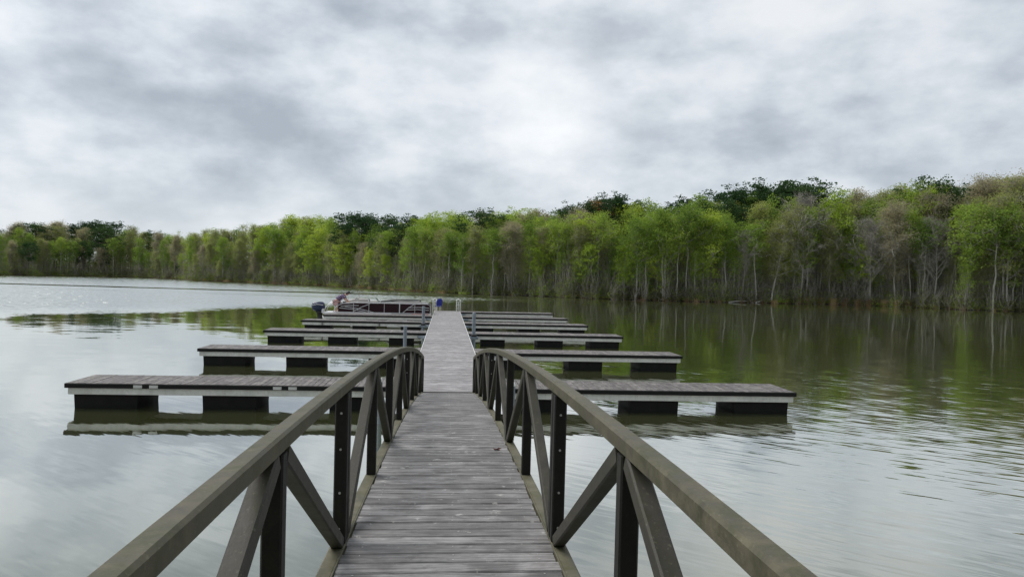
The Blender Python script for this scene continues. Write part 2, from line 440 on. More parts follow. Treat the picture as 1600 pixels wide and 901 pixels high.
# ------------------------------------------------------------------ gangway
def deck_z(y): return EYE.z - (1.50 + 0.0046 * y * y)
def rail_z(y): return EYE.z - (0.54 + 0.0048 * y * y)       # top of the hand rail
PX = 0.64
gw = thing('gangway', 'arched footbridge gangway with grey timber planks and bronze truss railings', 'gangway', (0, 0, 0), rz=-0.0035)
plank_meshes = []
for v_ in range(8):
    b = MB(); wd = 0.1300 - 0.0012 * (v_ % 3); L = 1.19; nseg = 6
    V = []; jit = [random.uniform(-0.0012, 0.0012) for _ in range(nseg + 1)]; cup = random.uniform(-0.001, 0.001)
    for i in range(nseg + 1):
        xx = -L / 2 + L * i / nseg + (random.uniform(-0.006, 0.006) if i in (0, nseg) else 0)
        e0 = random.uniform(-0.0022, 0.0022); e1 = random.uniform(-0.0022, 0.0022)
        V += [(xx, -wd / 2 + e0, -0.034), (xx, -wd / 2 + e0, -0.008), (xx, -wd / 2 + 0.007 + e0, jit[i]), (xx, wd / 2 - 0.007 + e1, jit[i] + cup), (xx, wd / 2 + e1, -0.008), (xx, wd / 2 + e1, -0.034)]
    Fc = [(i * 6 + j, (i + 1) * 6 + j, (i + 1) * 6 + (j + 1) % 6, i * 6 + (j + 1) % 6) for i in range(nseg) for j in range(6)]
    Fc += [(0, 1, 2, 3, 4, 5), tuple(nseg * 6 + j for j in (5, 4, 3, 2, 1, 0))]
    b.add(V, Fc)
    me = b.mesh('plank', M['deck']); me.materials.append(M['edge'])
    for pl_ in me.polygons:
        if abs(pl_.normal.z) < 0.55 : pl_.material_index = 1  # side faces carry the painted gap shade
    plank_meshes.append(me)
nail_b = MB()
y = -5.0; i = 0
while y < 17.45:
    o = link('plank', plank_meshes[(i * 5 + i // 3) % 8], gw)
    sl_ = -2 * 0.0046 * y
    o.location = (random.uniform(-0.004, 0.004), y, deck_z(y) + random.uniform(-0.0012, 0.0012))
    o.rotation_euler = (math.atan(sl_), 0, random.uniform(-0.003, 0.003) + (math.pi if random.random() < .5 else 0))
    if o.rotation_euler.z > 1: o.rotation_euler.x *= -1
    for xx in (-0.5, 0.02, 0.5):
        for q in (-0.035, 0.035):
            if random.random() < .7: continue
            nail_b.add([(xx + 0.0045 * math.cos(a) + random.uniform(-.004, .004), y + q + 0.0045 * math.sin(a), deck_z(y + q) + 0.0022) for a in np.arange(6) * math.pi / 3], [(0, 1, 2, 3, 4, 5)])
    y += 0.1415; i += 1
for xx in (-0.42, 0.0, 0.42):
    MB().sweep([(xx, q, deck_z(q) - 0.092) for q in np.linspace(-5, 17.45, 60)], chsq(0.09, 0.11, 0.004)).build('light_blocking_joist', M['post'], gw)  # dark joists added under the planks to block light coming up from the water
nail_b.build('screw_heads', M['bolt'], gw, kind='stuff')
MB().box((0, 17.52, deck_z(17.52) - 0.03), (1.24, 0.05, 0.10)).build('end_beam', M['diag'], gw)
MB().box((0, -5.12, deck_z(-5.1) - 0.05), (1.36, 0.12, 0.14)).build('end_beam', M['diag'], gw)
posts_y = [2.55 + 1.65 * (q - 1) for q in range(-3, 11)]          # index 0 is post number -3
num = list(range(-3, 11))
splice = {-2, 2, 6}
for sx in (-1, 1):
    X = sx * PX
    cuts = [-5.1, posts_y[num.index(-2)], posts_y[num.index(2)], posts_y[num.index(6)], 17.52]
    for a, c in zip(cuts[:-1], cuts[1:]):
        n_ = max(8, int((c - a) / 0.3))
        yy = np.linspace(a + 0.003, c - 0.003, n_)
        MB().sweep([(X, q, rail_z(q) - 0.037) for q in yy], chsq(0.071, 0.072, 0.010)).build('top_rail', M['rail'], gw)
        MB().sweep([(X + sx * 0.006, q, deck_z(q) - 0.052) for q in yy], chsq(0.082, 0.12, 0.008)).build('bottom_chord', M['chord'], gw)
        MB().sweep([(sx * 0.604, q, deck_z(q) - 0.012) for q in yy], chsq(0.010, 0.045, 0.002)).build('edge_strip', M['chord'], gw)
    for q, py_ in zip(num, posts_y):
        offs = (-0.043, 0.043) if q in splice else (0.0,)
        for oy in offs:
            yq = py_ + oy
            zb, zt = deck_z(yq) + 0.0095, rail_z(yq) - 0.0745
            # the bronze tube stands on the bottom chord
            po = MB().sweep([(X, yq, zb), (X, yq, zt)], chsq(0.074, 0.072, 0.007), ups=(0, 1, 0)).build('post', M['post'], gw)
            if q in splice and oy < 0:
                for fz in (0.10, 0.34, 0.63, 0.87):
                    zz = zb + (zt - zb) * fz
                    MB().tube([(X, yq - 0.036, zz), (X, yq - 0.043, zz)], [0.0075, 0.006], 6).build('bolt', M['bolt'], po)
        if q == 10 and oy == 0.0: pass
    for q in num:
        if q % 2 == 1:                                          # diagonals fan out from the head of every odd post
            yt = posts_y[num.index(q)]
            for dq in (-1, 1):
                if q + dq in num:
                    ybm = posts_y[num.index(q + dq)] - dq * (0.085 if q + dq in splice else 0.05)
                    y1 = yt + dq * 0.055
                    A = Vector((X, y1, rail_z(y1) - 0.080)); B = Vector((X, ybm, deck_z(ybm) + 0.012))
                    t_ = (A - B).normalized()
                    MB().sweep([B + t_ * 0.03, A - t_ * 0.015], chsq(0.072, 0.068, 0.007), ups=(1, 0, 0)).build('diagonal_brace', M['diag'], gw)

# a dead leaf lying on the planks
lfz = deck_z(6.95) + 0.004
lfm = MB()
pts = []
for q in range(10):
    a = q * math.pi / 5; r_ = (0.055 if q % 2 == 0 else 0.026)
    pts.append((r_ * math.cos(a) * 1.25, r_ * math.sin(a) * 0.8, 0.012 * math.sin(q * 2.1) + 0.012))
lfm.add([(0, 0, 0.0)] + pts, [(0, 1 + q, 1 + (q + 1) % 10) for q in range(10)])
lo = lfm.build('dead_leaf', M['deadleaf']); lo.location = (0.50, 6.95, lfz); lo.rotation_euler.z = 0.4; lo.scale = (.8, .8, .8)
tag(lo, 'curled dark red dead leaf lying on the gangway planks', 'leaf')

# ------------------------------------------------------------------ floating docks
DZ = 0.63
DX = 0.07                           # the walkway's centre line
Y0, Y1 = 17.1, 58.4
md = thing('main_dock', 'long pale timber floating walkway running out from the foot of the gangway', 'dock', (DX, Y0, 0))
b = MB(); y = Y0 + 0.07
while y < Y1 - 0.05:
    b.box((random.uniform(-.006, .006), y - Y0, DZ - 0.02 + random.uniform(-.002, .002)), (2.04, 0.136, 0.04), rnd=random.random() * .98 + .01)
    y += 0.1425
b.build('deck_boards', M['dock'], md, kind='stuff')
for sx in (-1, 1):
    MB().box((sx * 0.985, (Y1 - Y0) / 2, DZ - 0.135), (0.05, Y1 - Y0, 0.18)).build('fascia', M['fascia'], md)
    MB().box((sx * 1.032, (Y1 - Y0) / 2, DZ - 0.012), (0.02, Y1 - Y0, 0.05)).build('edge_trim', M['white'], md)
MB().box((0, 0.02, DZ - 0.135), (1.9, 0.04, 0.18)).build('fascia', M['fascia'], md)
MB().box((0, Y1 - Y0 - 0.02, DZ - 0.135), (1.9, 0.04, 0.18)).build('fascia', M['fascia'], md)
fl = MB().box((0, 0, 0.05), (1.7, 1.6, 0.66), taper=0.9).mesh('float_tub', M['float'])
for q in range(12):
    o = link('float_tub', fl, md); o.location = (0, 1.4 + q * 3.35, 0)

def finger_mesh_boards(n, x0, wd_, individually, parent, sx):
    b = MB(); pit = 0.1425
    for q in range(n):
        X = x0 + (q + 0.5) * pit
        if individually:
            o = link('plank', fp_meshes[(q * 7 + q // 4) % 5], parent)
            o.location = (sx * X, 0, DZ - 0.02 + random.uniform(-.003, .003)); o.rotation_euler.z = random.uniform(-.003, .003) + (math.pi if random.random() < .5 else 0)
        else:
            b.box((sx * X, 0, DZ - 0.02 + random.uniform(-.002, .002)), (0.136, wd_, 0.04), rnd=random.random() * .98 + .01)
    if not individually: b.build('deck_boards', M['finger'], parent, kind='stuff')
FW = 1.55
fp_meshes = [MB().sweep([(0, -FW / 2 + 0.024, 0), (0, 0, random.uniform(-.003, .003)), (0, FW / 2 - 0.024, 0)], chsq(0.134 - .002 * (q % 2), 0.04, 0.004)).mesh('plank', M['finger']) for q in range(5)]
FT = MB().box((0, 0, 0.085), (1.45, 1.36, 0.57), taper=0.97)
FT = FT.mesh('float_tub', M['float'])
PLATE = MB().box((0, 0, 0), (0.21, 0.02, 0.075)).mesh('cleat_plate', M['plate'])
CL = MB().tube([(-.10, -0.035, 0.05), (-.06, -.035, .058), (.06, -.035, .058), (.10, -.035, .05)], [.010, .016, .016, .010], 8)
CL.box((-.035, -.035, 0.0), (.025, .03, .10)).box((.035, -.035, 0.0), (.025, .03, .10))
CL = CL.mesh('cleat', M['black'])
ordn = ['first', 'second', 'third', 'fourth', 'fifth', 'sixth']
FY = [18.4, 26.9, 35.7, 43.4, 50.1, 56.8]
FN = [59, 57, 56, 54, 53, 53]
def finger(sx, k_):
    side = 'on the motorboat side' if sx < 0 else 'opposite the motorboat side'
    lab = ('timber finger dock on black floats, %s from gangway, %s' % (ordn[k_], side))
    yf = FY[k_]
    t_ = thing('finger_dock', lab, 'dock', (DX, yf + FW / 2, 0), 'finger docks along the walkway')
    t_.rotation_euler = (random.uniform(-.006, .006), random.uniform(-.003, .003), random.uniform(-.004, .004))
    x0, n_ = 1.06, FN[k_]
    x1 = x0 + n_ * 0.1425
    finger_mesh_boards(n_, x0, FW - 0.048, k_ == 0, t_, sx)
    xm, L = sx * (x0 + x1) / 2, x1 - x0
    for sy in (-1, 1):
        MB().box((xm, sy * (FW / 2 + 0.004), DZ - 0.062), (L + 0.01, 0.05, 0.105)).build('rub_strip', M['rubber'], t_)
        MB().sweep([(sx * x0, sy * (FW / 2 - 0.045), DZ - 0.198), (sx * (x1 - 0.06), sy * (FW / 2 - 0.045), DZ - 0.198)], chsq(0.05, 0.165, 0.006)).build('fascia', M['fascia'], t_)
    MB().box((sx * (x1 - 0.045), 0, DZ - 0.198), (0.04, FW - 0.15, 0.165)).build('fascia', M['fascia'], t_)
    MB().box((sx * (x1 + 0.022), 0, DZ - 0.062), (0.034, FW - 0.046, 0.103)).build('rub_strip', M['rubber'], t_)
    for fx, fs in ((2.45, .84), (5.55, .92), (8.55, 1.05)):
        o = link('float_tub', FT, t_); o.location = (sx * (fx - (9.47 - x1) * fx / 8.55), 0, 0); o.scale.x = fs
    for cx in (4.15, 7.55):
        if sx < 0 and k_ == 0:
            for q in (-0.19, 0.19):
                o = link('cleat_plate', PLATE, t_); o.location = (sx * (cx + q), -FW / 2 - 0.024, DZ - 0.064)
        if sx < 0 and k_ == 3:
            o = link('cleat', CL, t_); o.location = (sx * cx, -FW / 2 - 0.03, DZ - 0.2); o.rotation_euler.y = math.pi / 2
    # knee bracket that ties the finger to the walkway
    kb = MB().add([(sx * 1.02, -FW / 2 - 0.001, DZ - .25), (sx * 1.5, -FW / 2 + .0, DZ - .25), (sx * 1.02, -FW / 2 - 0.45, DZ - .25),
              (sx * 1.02, -FW / 2 - .001, DZ - .13), (sx * 1.5, -FW / 2 + .0, DZ - .13), (sx * 1.02, -FW / 2 - 0.45, DZ - .13)],
             [(0, 1, 2), (3, 5, 4), (0, 3, 4, 1), (1, 4, 5, 2), (2, 5, 3, 0)])
    kb.build('knee_bracket', M['galv'], t_)
for sx, cnt in ((-1, 5), (1, 6)):
    for k_ in range(cnt): finger(sx, k_)

# guide piles
def pile(x, y, h, r_, label, cap=None, bracket=True):
    t_ = thing('guide_pile', label, 'pile', (x, y, -2.0), 'steel guide piles along the walkway')
    MB().tube([(0, 0, 0), (0, 0, 2.0 + DZ + h)], r_, 20).build('pipe', M['galv'], t_, smooth=False)
    if cap: MB().tube([(0, 0, 2 + DZ + h), (0, 0, 2 + DZ + h + .03), (0, 0, 2 + DZ + h + .09)], [r_ * 1.12, r_ * 1.12, r_ * .7], 20).build('cap', M['white'], t_)
    else: MB().tube([(0, 0, 2 + DZ + h), (0, 0, 2 + DZ + h + .02)], [r_ * 1.04, r_ * .9], 20).build('cap', M['galv'], t_)
    if bracket:
        s_ = -1 if x > 0 else 1
        b = MB().box((0, -r_ - .06, 2 + DZ - .02), (2 * r_ + .26, .05, .12)).box((0, r_ + .06, 2 + DZ - .02), (2 * r_ + .26, .05, .12))
        b.box((-(r_ + .10), 0, 2 + DZ - .02), (.05, 2 * r_ + .07, .12)).box((r_ + .10, 0, 2 + DZ - .02), (.05, 2 * r_ + .07, .12))
        b.build('pile_hoop', M['galv'], t_)
        for q in (-1, 1):
            MB().tube([(-.13 * s_, q * (r_ + .02), 2 + DZ + .1), (.13 * s_, q * (r_ + .02), 2 + DZ + .1)], .05, 12).build('roller', M['black'], t_)
pile(1.31, 33.6, 1.15, 0.085, 'tall bluish grey steel pile with hoop bracket between second and third fingers opposite the motorboat')
pile(-1.31, 40.6, 1.1, 0.085, 'bluish grey steel pile with hoop bracket just before fourth finger on motorboat side')
pile(-1.95, 33.9, 0.45, 0.085, 'plain grey steel pile just before the third finger on the motorboat side', bracket=False)
pile(-1.55, 16.9, 0.36, 0.055, 'thin grey pile with pale cap beside gangway foot on the motorboat side', cap=True, bracket=False)
pile(1.62, 16.9, 0.30, 0.055, 'thin grey pile with pale cap beside gangway foot, side opposite the motorboat', cap=True, bracket=False)

# white ladders at the end of the walkway
def ladder(x, label):
    t_ = thing('dock_ladder', label, 'ladder', (x, Y1 - 0.12, DZ), 'white ladders at the end of the walkway')
    for sx in (-1, 1):
        MB().tube([(sx * .16, .18, -.9), (sx * .16, .18, .72), (sx * .155, .13, .86), (sx * .14, .04, .92), (sx * .13, -.06, .86), (sx * .13, -.1, .72), (sx * .13, -.1, .01)], .024, 10).build('rail', M['white'], t_, smooth=True)
    MB().tube([(0, .18, -.9), (0, .18, .78)], .02, 8).build('centre_post', M['white'], t_, smooth=True)
    for zz in (-.7, -.4, -.1, .2, .5, .78):
        MB().box((0, .18, zz), (.30, .05, .03)).build('rung', M['white'], t_)
    MB().tube([(-.10, .04, .93), (.0, .04, .99), (.10, .04, .93)], [.03, .055, .03], 10).build('top_cap', M['white'], t_, smooth=True)
    for sx in (-1, 1): MB().box((sx * .13, -.1, .008), (.09, .12, .012)).build('foot_plate', M['plate'], t_)
ladder(-0.96, 'white tubular ladder at the walkway end, next to the motorboat bow')
ladder(0.98, 'white tubular ladder at the walkway end, on the corner away from the motorboat')

# blue chair at the end of the walkway
ch = thing('deck_chair', 'small royal blue chair with cream legs at the end of the walkway', 'chair', (-0.66, Y1 - 0.9, DZ), rz=math.radians(200))
for sx in (-1, 1):
    for sy in (-1, 1):
        MB().tube([(sx * .17, sy * .17, 0), (sx * .155, sy * .15, .38)], [.026, .03], 8).build('leg', M['cream'], ch)
MB().sweep([(-.22, 0, .40), (-.1, 0, .388), (.1, 0, .388), (.22, 0, .40)], chsq(.42, .045, .015)).build('seat', M['blue'], ch)
bk = MB(); V = []
for i in range(9):
    a = i / 8; hw = .23 * math.sqrt(max(0, 1 - (abs(a - .42) / .62) ** 2.2)) + .03
    for s_, o_ in ((-1, 0), (0, .06), (1, 0)):
        V.append((s_ * hw, .17 + .16 * a + o_, .44 + .60 * a))
    for s_, o_ in ((1, .04), (0, .10), (-1, .04)):
        V.append((s_ * hw, .17 + .16 * a + o_, .44 + .60 * a))
bk.add(V, [(i * 6 + j, i * 6 + (j + 1) % 6, (i + 1) * 6 + (j + 1) % 6, (i + 1) * 6 + j) for i in range(8) for j in range(6)] + [(5, 4, 3, 2, 1, 0), tuple(48 + j for j in range(6))])
bk.build('backrest', M['blue'], ch, smooth=True)
for sx in (-1, 1): MB().tube([(sx * .14, .15, .38), (sx * .15, .20, .50)], .02, 8).build('back_support', M['cream'], ch)

# ------------------------------------------------------------------ pontoon motorboat
BY, BX = 53.9, -9.1                 # transom centre line; bow points to the walkway (+X)
bt = thing('pontoon_boat', 'maroon pontoon motorboat with silver rails moored beside the walkway end', 'boat', (BX, BY, 0))
BL, BW = 8.0, 2.4
for sy in (-1, 0, 1):
    MB().tube([(.05, sy * .85, .18), (.12, sy * .85, .20), (BL - 1.0, sy * .85, .20), (BL - .45, sy * .85, .27), (BL - .1, sy * .85, .40)], [.20, .31, .31, .22, .04], 16).build('pontoon', M['alum'], bt, smooth=True)
MB().box((BL / 2, 0, .56), (BL - .1, BW, .10)).build('deck', M['alum'], bt)
MB().box((BL / 2, 0, .51), (BL - .3, BW - .3, .06)).build('deck_frame', M['black'], bt)
FZ0, FZ1 = .66, 1.36
def side_rail(sy):
    yy = sy * (BW / 2 - .05)
    x0, x1 = 1.15, BL - .12
    n_ = 6
    for q in range(n_):
        a, c = x0 + (x1 - x0) * q / n_, x0 + (x1 - x0) * (q + 1) / n_
        MB().box(((a + c) / 2, yy, (FZ0 + FZ1) / 2), (c - a - .03, .03, FZ1 - FZ0 - .04)).build('fence_panel', M['maroon'], bt)
        if q: MB().box((a, yy, (FZ0 + FZ1) / 2), (.03 if q != 4 else .07, .05, FZ1 - FZ0)).build('upright', M['alum'], bt)
    MB().tube([(x0 - .35, yy, FZ0), (x0 - .1, yy, FZ0 + .45), (x0 + .3, yy, FZ1 - .08), (x0 + 1.2, yy, FZ1 + .02), (x1 - .2, yy, FZ1 + .02), (x1, yy, FZ1 - .1), (x1 + .02, yy, FZ0)], .032, 8).build('top_rail', M['alum'], bt, smooth=True)
    MB().tube([(x0 - .3, yy, FZ0), (x1, yy, FZ0)], .03, 8).build('bottom_rail', M['alum'], bt)
    yo = yy - .03 if sy < 0 else yy + .03
    for a, c in (((x0 + .1, FZ0 + .30), (x0 + 2.0, FZ0 + .05)), ((x0 + .5, FZ0 + .42), (x0 + 2.6, FZ0 + .02)), ((x0 + 1.1, FZ0 + .05), (x0 + 2.3, FZ1 - .06)), ((x0 + .2, FZ0 + .42), (x0 + 1.5, FZ0 + .50)), ((x1 - 2.0, FZ0 + .03), (x1 - 1.2, FZ1 - .04)), ((x1 - 1.6, FZ0 + .42), (x1 - .08, FZ0 + .42)), ((x1 - 1.75, FZ0 + .25), (x1 - .08, FZ0 + .25))):
        mid = ((a[0] + c[0]) / 2, (a[1] + c[1]) / 2 + .05)
        MB().tube([(a[0], yo, a[1]), (mid[0], yo, mid[1]), (c[0], yo, c[1])], .022, 6).build('silver_stripe', M['alum'], bt)
    MB().box((x1 - .7, yo, FZ0 - .045), (1.3, .02, .07)).build('red_decal', M['redtape'], bt)
side_rail(-1); side_rail(1)
MB().box((BL - .14, 0, (FZ0 + FZ1) / 2), (.03, BW - .3, FZ1 - FZ0 - .05)).build('bow_gate', M['maroon'], bt)
for x0, L, sy in ((5.0, 2.1, -1), (5.0, 2.1, 1), (1.6, 1.5, 1)):
    st = MB().box((x0 + L / 2, sy * .82, .83), (L, .6, .38)).build('bench', M['vinyl'], bt)
    MB().sweep([(x0, sy * 1.02, 1.25), (x0 + L * .3, sy * 1.02, 1.40), (x0 + L, sy * 1.02, 1.40)], chsq(.18, .42, .05)).build('bench_back', M['vinyl'], bt)
MB().box((3.6, .55, 1.05), (.6, .9, .85)).build('helm_console', M['vinyl'], bt)
MB().add([(3.9, .1, 1.48), (3.9, 1.0, 1.48), (3.7, 1.0, 1.72), (3.7, .1, 1.72), (3.92, .1, 1.48), (3.92, 1.0, 1.48), (3.72, 1.0, 1.72), (3.72, .1, 1.72)], [(0, 1, 2, 3), (7, 6, 5, 4), (0, 4, 5, 1), (1, 5, 6, 2), (2, 6, 7, 3), (3, 7, 4, 0)]).build('windscreen', M['glass'], bt)
whl = MB(); ring = [(3.25 - .05 * math.sin(a), .55 + .19 * math.cos(a), 1.44 + .17 * math.sin(a)) for a in np.linspace(0, 2 * math.pi, 17)]
whl.tube(ring, .018, 6); whl.tube([(3.25, .36, 1.44), (3.25, .74, 1.44)], .014, 6); whl.build('steering_wheel', M['black'], bt)
for sy_ in (-.3, .55):
    MB().box((2.75, sy_, 1.0), (.5, .5, .15)).build('helm_seat', M['vinyl'], bt)
    MB().sweep([(2.48, sy_, 1.05), (2.42, sy_, 1.35), (2.36, sy_, 1.66)], chsq(.46, .10, .03), ups=(1, 0, 0)).build('seat_back', M['vinyl'], bt)
    MB().tube([(2.75, sy_, .6), (2.75, sy_, .95)], .05, 8).build('seat_pedestal', M['alum'], bt)
# folded sun canopy lying over its bows
MB().tube([(4.1, -.98, 1.50), (5.0, -.98, 1.58), (6.2, -1.0, 1.62), (7.2, -1.0, 1.60)], [.05, .10, .12, .07], 10).build('folded_canopy', M['greyv'], bt, smooth=True)
for xx in (4.3, 5.6, 6.9): MB().tube([(xx - .2, -1.13, 1.36), (xx, -1.02, 1.58)], .018, 6).build('canopy_strut', M['alum'], bt)
# stern tow frame and ladder
for sy_ in (-.55, .55):
    MB().tube([(.02, sy_, .62), (.22, sy_, 1.05), (.62, sy_, 1.42), (.75, sy_, 1.40), (.85, sy_, .66)], .026, 8).build('tow_frame', M['alum'], bt, smooth=True)
MB().tube([(.62, -.55, 1.42), (.62, .55, 1.42)], .026, 8).build('tow_bar', M['alum'], bt)
# outboard
def loft(rings):
    b = MB(); k_ = len(rings[0]); n_ = len(rings)
    b.add([p for r_ in rings for p in r_], [(i * k_ + j, i * k_ + (j + 1) % k_, (i + 1) * k_ + (j + 1) % k_, (i + 1) * k_ + j) for i in range(n_ - 1) for j in range(k_)] + [tuple(range(k_ - 1, -1, -1)), tuple((n_ - 1) * k_ + j for j in range(k_))])
    return b
def ell(cx, cy, z, a, c, n_=16, p_=2.6):
    out = []
    for j in range(n_):
        th = 2 * math.pi * j / n_; cs, sn = math.cos(th), math.sin(th)
        out.append((cx + a * math.copysign(abs(cs) ** (2 / p_), cs), cy + c * math.copysign(abs(sn) ** (2 / p_), sn), z))
    return out
ob = MB().box((-.38, 0, .52), (.3, .22, .5)).build('outboard_motor', M['black'], bt)
loft([ell(-.44, 0, .66, .42, .26), ell(-.46, 0, .86, .50, .32), ell(-.48, 0, 1.08, .50, .33), ell(-.46, 0, 1.26, .43, .28), ell(-.40, 0, 1.34, .24, .16)]).build('engine_cowl', M['cowl'], ob, smooth=True)
loft([ell(-.36, 0, .40, .20, .15), ell(-.38, 0, .66, .32, .21)]).build('lower_cowl', M['black'], ob, smooth=True)
loft([ell(-.38, 0, -.55, .20, .05), ell(-.36, 0, .42, .17, .10)]).build('leg_casing', M['black'], ob, smooth=True)
for sy_ in (-1, 1):
    MB().tube([(-.88, sy_ * .27, 1.08), (-.48, sy_ * .335, 1.16), (-.08, sy_ * .25, 1.10)], .022, 6).build('cowl_stripe', M['alum'], ob)
MB().box((-.1, 0, .68), (.16, .5, .3)).build('transom_bracket', M['alum'], bt)

# ------------------------------------------------------------------ person bending over the stern
ps = thing('person', 'person in plaid shirt and black cap bending forward on the motorboat stern', 'person', (BX + 1.0, BY - .80, .61))
ps.scale = (1.3, 1.3, 1.2)
def skinned(name, J, E, R, material, parent, root=0, sub=2):
    me = bpy.data.meshes.new(name)
    me.from_pydata(J, E, [])
    o = link(name, me, parent)
    me.materials.append(material)
    md_ = o.modifiers.new('Skin', 'SKIN')
    if not me.skin_vertices: me.skin_vertices.new()
    sv = me.skin_vertices[0].data
    for i_, r_ in enumerate(R):
        sv[i_].radius = (r_, r_) if not isinstance(r_, tuple) else r_
        sv[i_].use_root = (i_ == root)
    md_.use_smooth_shade = True
    s_ = o.modifiers.new('Sub', 'SUBSURF'); s_.levels = s_.render_levels = sub
    return o
# joints: pelvis, waist, chest, neck, head, crown; arms reach forward and down; knees bent
J = [(0, 0, .72), (.12, 0, .86), (.34, 0, 1.02), (.47, 0, 1.10), (.60, 0, 1.16), (.69, 0, 1.20),
     (.36, -.19, 1.02), (.50, -.24, .80), (.66, -.20, .62), (.72, -.19, .56),
     (.36, .19, 1.02), (.50, .24, .80), (.68, .20, .66), (.74, .19, .60),
     (.0, -.11, .64), (.14, -.14, .40), (-.04, -.14, .06), (.10, -.15, .035),
     (.0, .11, .64), (.20, .14, .40), (.05, .14, .06), (.19, .15, .035)]
E = [(0, 1), (1, 2), (2, 3), (3, 4), (4, 5), (2, 6), (6, 7), (7, 8), (8, 9), (2, 10), (10, 11), (11, 12), (12, 13), (0, 14), (14, 15), (15, 16), (16, 17), (0, 18), (18, 19), (19, 20), (20, 21)]
R = [.15, .14, .15, .06, .10, .085, .075, .055, .04, .035, .075, .055, .04, .035, .10, .07, .045, .04, .10, .07, .045, .04]
skinned('body', J, E, R, M['skin'], ps)
skinned('shirt', [(.02, 0, .74), (.12, 0, .87), (.34, 0, 1.03), (.45, 0, 1.09), (.36, -.20, 1.02), (.46, -.25, .86), (.36, .20, 1.02), (.46, .25, .86)],
        [(0, 1), (1, 2), (2, 3), (2, 4), (4, 5), (2, 6), (6, 7)], [.20, .185, .195, .10, .11, .085, .11, .085], M['plaid'], ps)
skinned('shorts', [(0, 0, .70), (.0, -.12, .62), (.12, -.15, .43), (.0, .12, .62), (.17, .15, .43)], [(0, 1), (1, 2), (0, 3), (3, 4)], [.20, .15, .125, .15, .125], M['stripe'], ps)
cp_ = MB()
cp_.add([(0, 0, 0)], [])
cap = loft([[(.63 + .128 * math.cos(a) * r_ - h_ * .45, .115 * math.sin(a) * r_, 1.17 + h_ + .128 * math.cos(a) * r_ * .5) for a in np.arange(14) * 2 * math.pi / 14] for r_, h_ in ((1.0, 0), (1.02, .05), (.85, .10), (.45, .135))])
cap.add([(.72, -.09, 1.225), (.87, -.07, 1.24), (.87, .07, 1.24), (.72, .09, 1.225), (.72, -.09, 1.21), (.87, -.07, 1.225), (.87, .07, 1.225), (.72, .09, 1.21)], [(0, 1, 2, 3), (7, 6, 5, 4), (0, 4, 5, 1), (1, 5, 6, 2), (2, 6, 7, 3)])
cap.build('cap', M['black'], ps, smooth=True)
skinned('hair', [(.50, 0, 1.13), (.56, 0, 1.18)], [(0, 1)], [.10, .115], M['black'], ps)

# ------------------------------------------------------------------ trees
def leaf_mat(name, cols, mass=False):
    m, t, p = mat(name)
    t.n.remove(p)
    oi = t.node('ShaderNodeObjectInfo').outputs['Random']
    isl = t.node('ShaderNodeNewGeometry').outputs['Random Per Island']
    co = t.node('ShaderNodeTexCoord').outputs['Object']
    n = t.noise(co, 0.45, 3, 0.6)
    f = t.math('ADD', t.math('MULTIPLY', oi, 0.62), t.math('ADD', t.math('MULTIPLY', isl, 0.2), t.math('MULTIPLY', n, 0.25)))
    if mass:
        n = t.noise(co, 0.16, 4, 0.7)
        f = t.math('ADD', t.mapr(n, 0.36, 0.64, 0.0, 0.8), t.math('MULTIPLY', isl, 0.25))
    c = t.ramp(f, [(0.15, cols[0]), (0.5, cols[1]), (0.85, cols[2])])
    d = t.node('ShaderNodeBsdfDiffuse'); tr = t.node('ShaderNodeBsdfTranslucent')
    t.put(d.inputs[0], c); t.put(tr.inputs[0], c)
    mx = t.node('ShaderNodeMixShader'); mx.inputs[0].default_value = 0.48
    t.l.new(d.outputs[0], mx.inputs[1]); t.l.new(tr.outputs[0], mx.inputs[2])
    t.l.new(mx.outputs[0], t.n['Material Output'].inputs[0])
    return m
LM = {
    'lime': leaf_mat('lime_leaves', [(0.25, 0.36, 0.050), (0.33, 0.44, 0.060), (0.42, 0.51, 0.075)]),
    'green': leaf_mat('spring_leaves', [(0.13, 0.21, 0.045), (0.22, 0.32, 0.058), (0.31, 0.41, 0.075)]),
    'olive': leaf_mat('budding_leaves', [(0.22, 0.23, 0.095), (0.29, 0.325, 0.10), (0.36, 0.41, 0.11)]),
    'tan': leaf_mat('tan_buds', [(0.30, 0.27, 0.18), (0.37, 0.34, 0.20), (0.43, 0.41, 0.23)]),
    'pine': leaf_mat('pine_needles', [(0.026, 0.056, 0.024), (0.038, 0.078, 0.030), (0.056, 0.10, 0.036)]),
    'russet': leaf_mat('russet_leaves', [(0.28, 0.12, 0.04), (0.33, 0.17, 0.05), (0.36, 0.20, 0.07)]),
    'under': leaf_mat('undergrowth_leaves', [(0.13, 0.115, 0.06), (0.20, 0.235, 0.065), (0.30, 0.40, 0.07)], True),
    'reed': leaf_mat('dry_reeds', [(0.24, 0.16, 0.09), (0.36, 0.25, 0.14), (0.55, 0.42, 0.25)], True),
}
for k_, cols in (('lime', [(0.20, 0.30, 0.026), (0.30, 0.40, 0.035), (0.36, 0.44, 0.05)]), ('green', [(0.09, 0.17, 0.024), (0.18, 0.28, 0.034), (0.27, 0.36, 0.055)]), ('olive', [(0.18, 0.17, 0.07), (0.25, 0.27, 0.075), (0.33, 0.37, 0.08)]),
                 ('tan', [(0.25, 0.21, 0.14), (0.33, 0.29, 0.16), (0.40, 0.38, 0.19)]), ('pine', [(0.024, 0.052, 0.022), (0.038, 0.078, 0.030), (0.058, 0.105, 0.036)])):
    LM['far_' + k_] = leaf_mat('far_%s_leaves' % k_, cols, True)
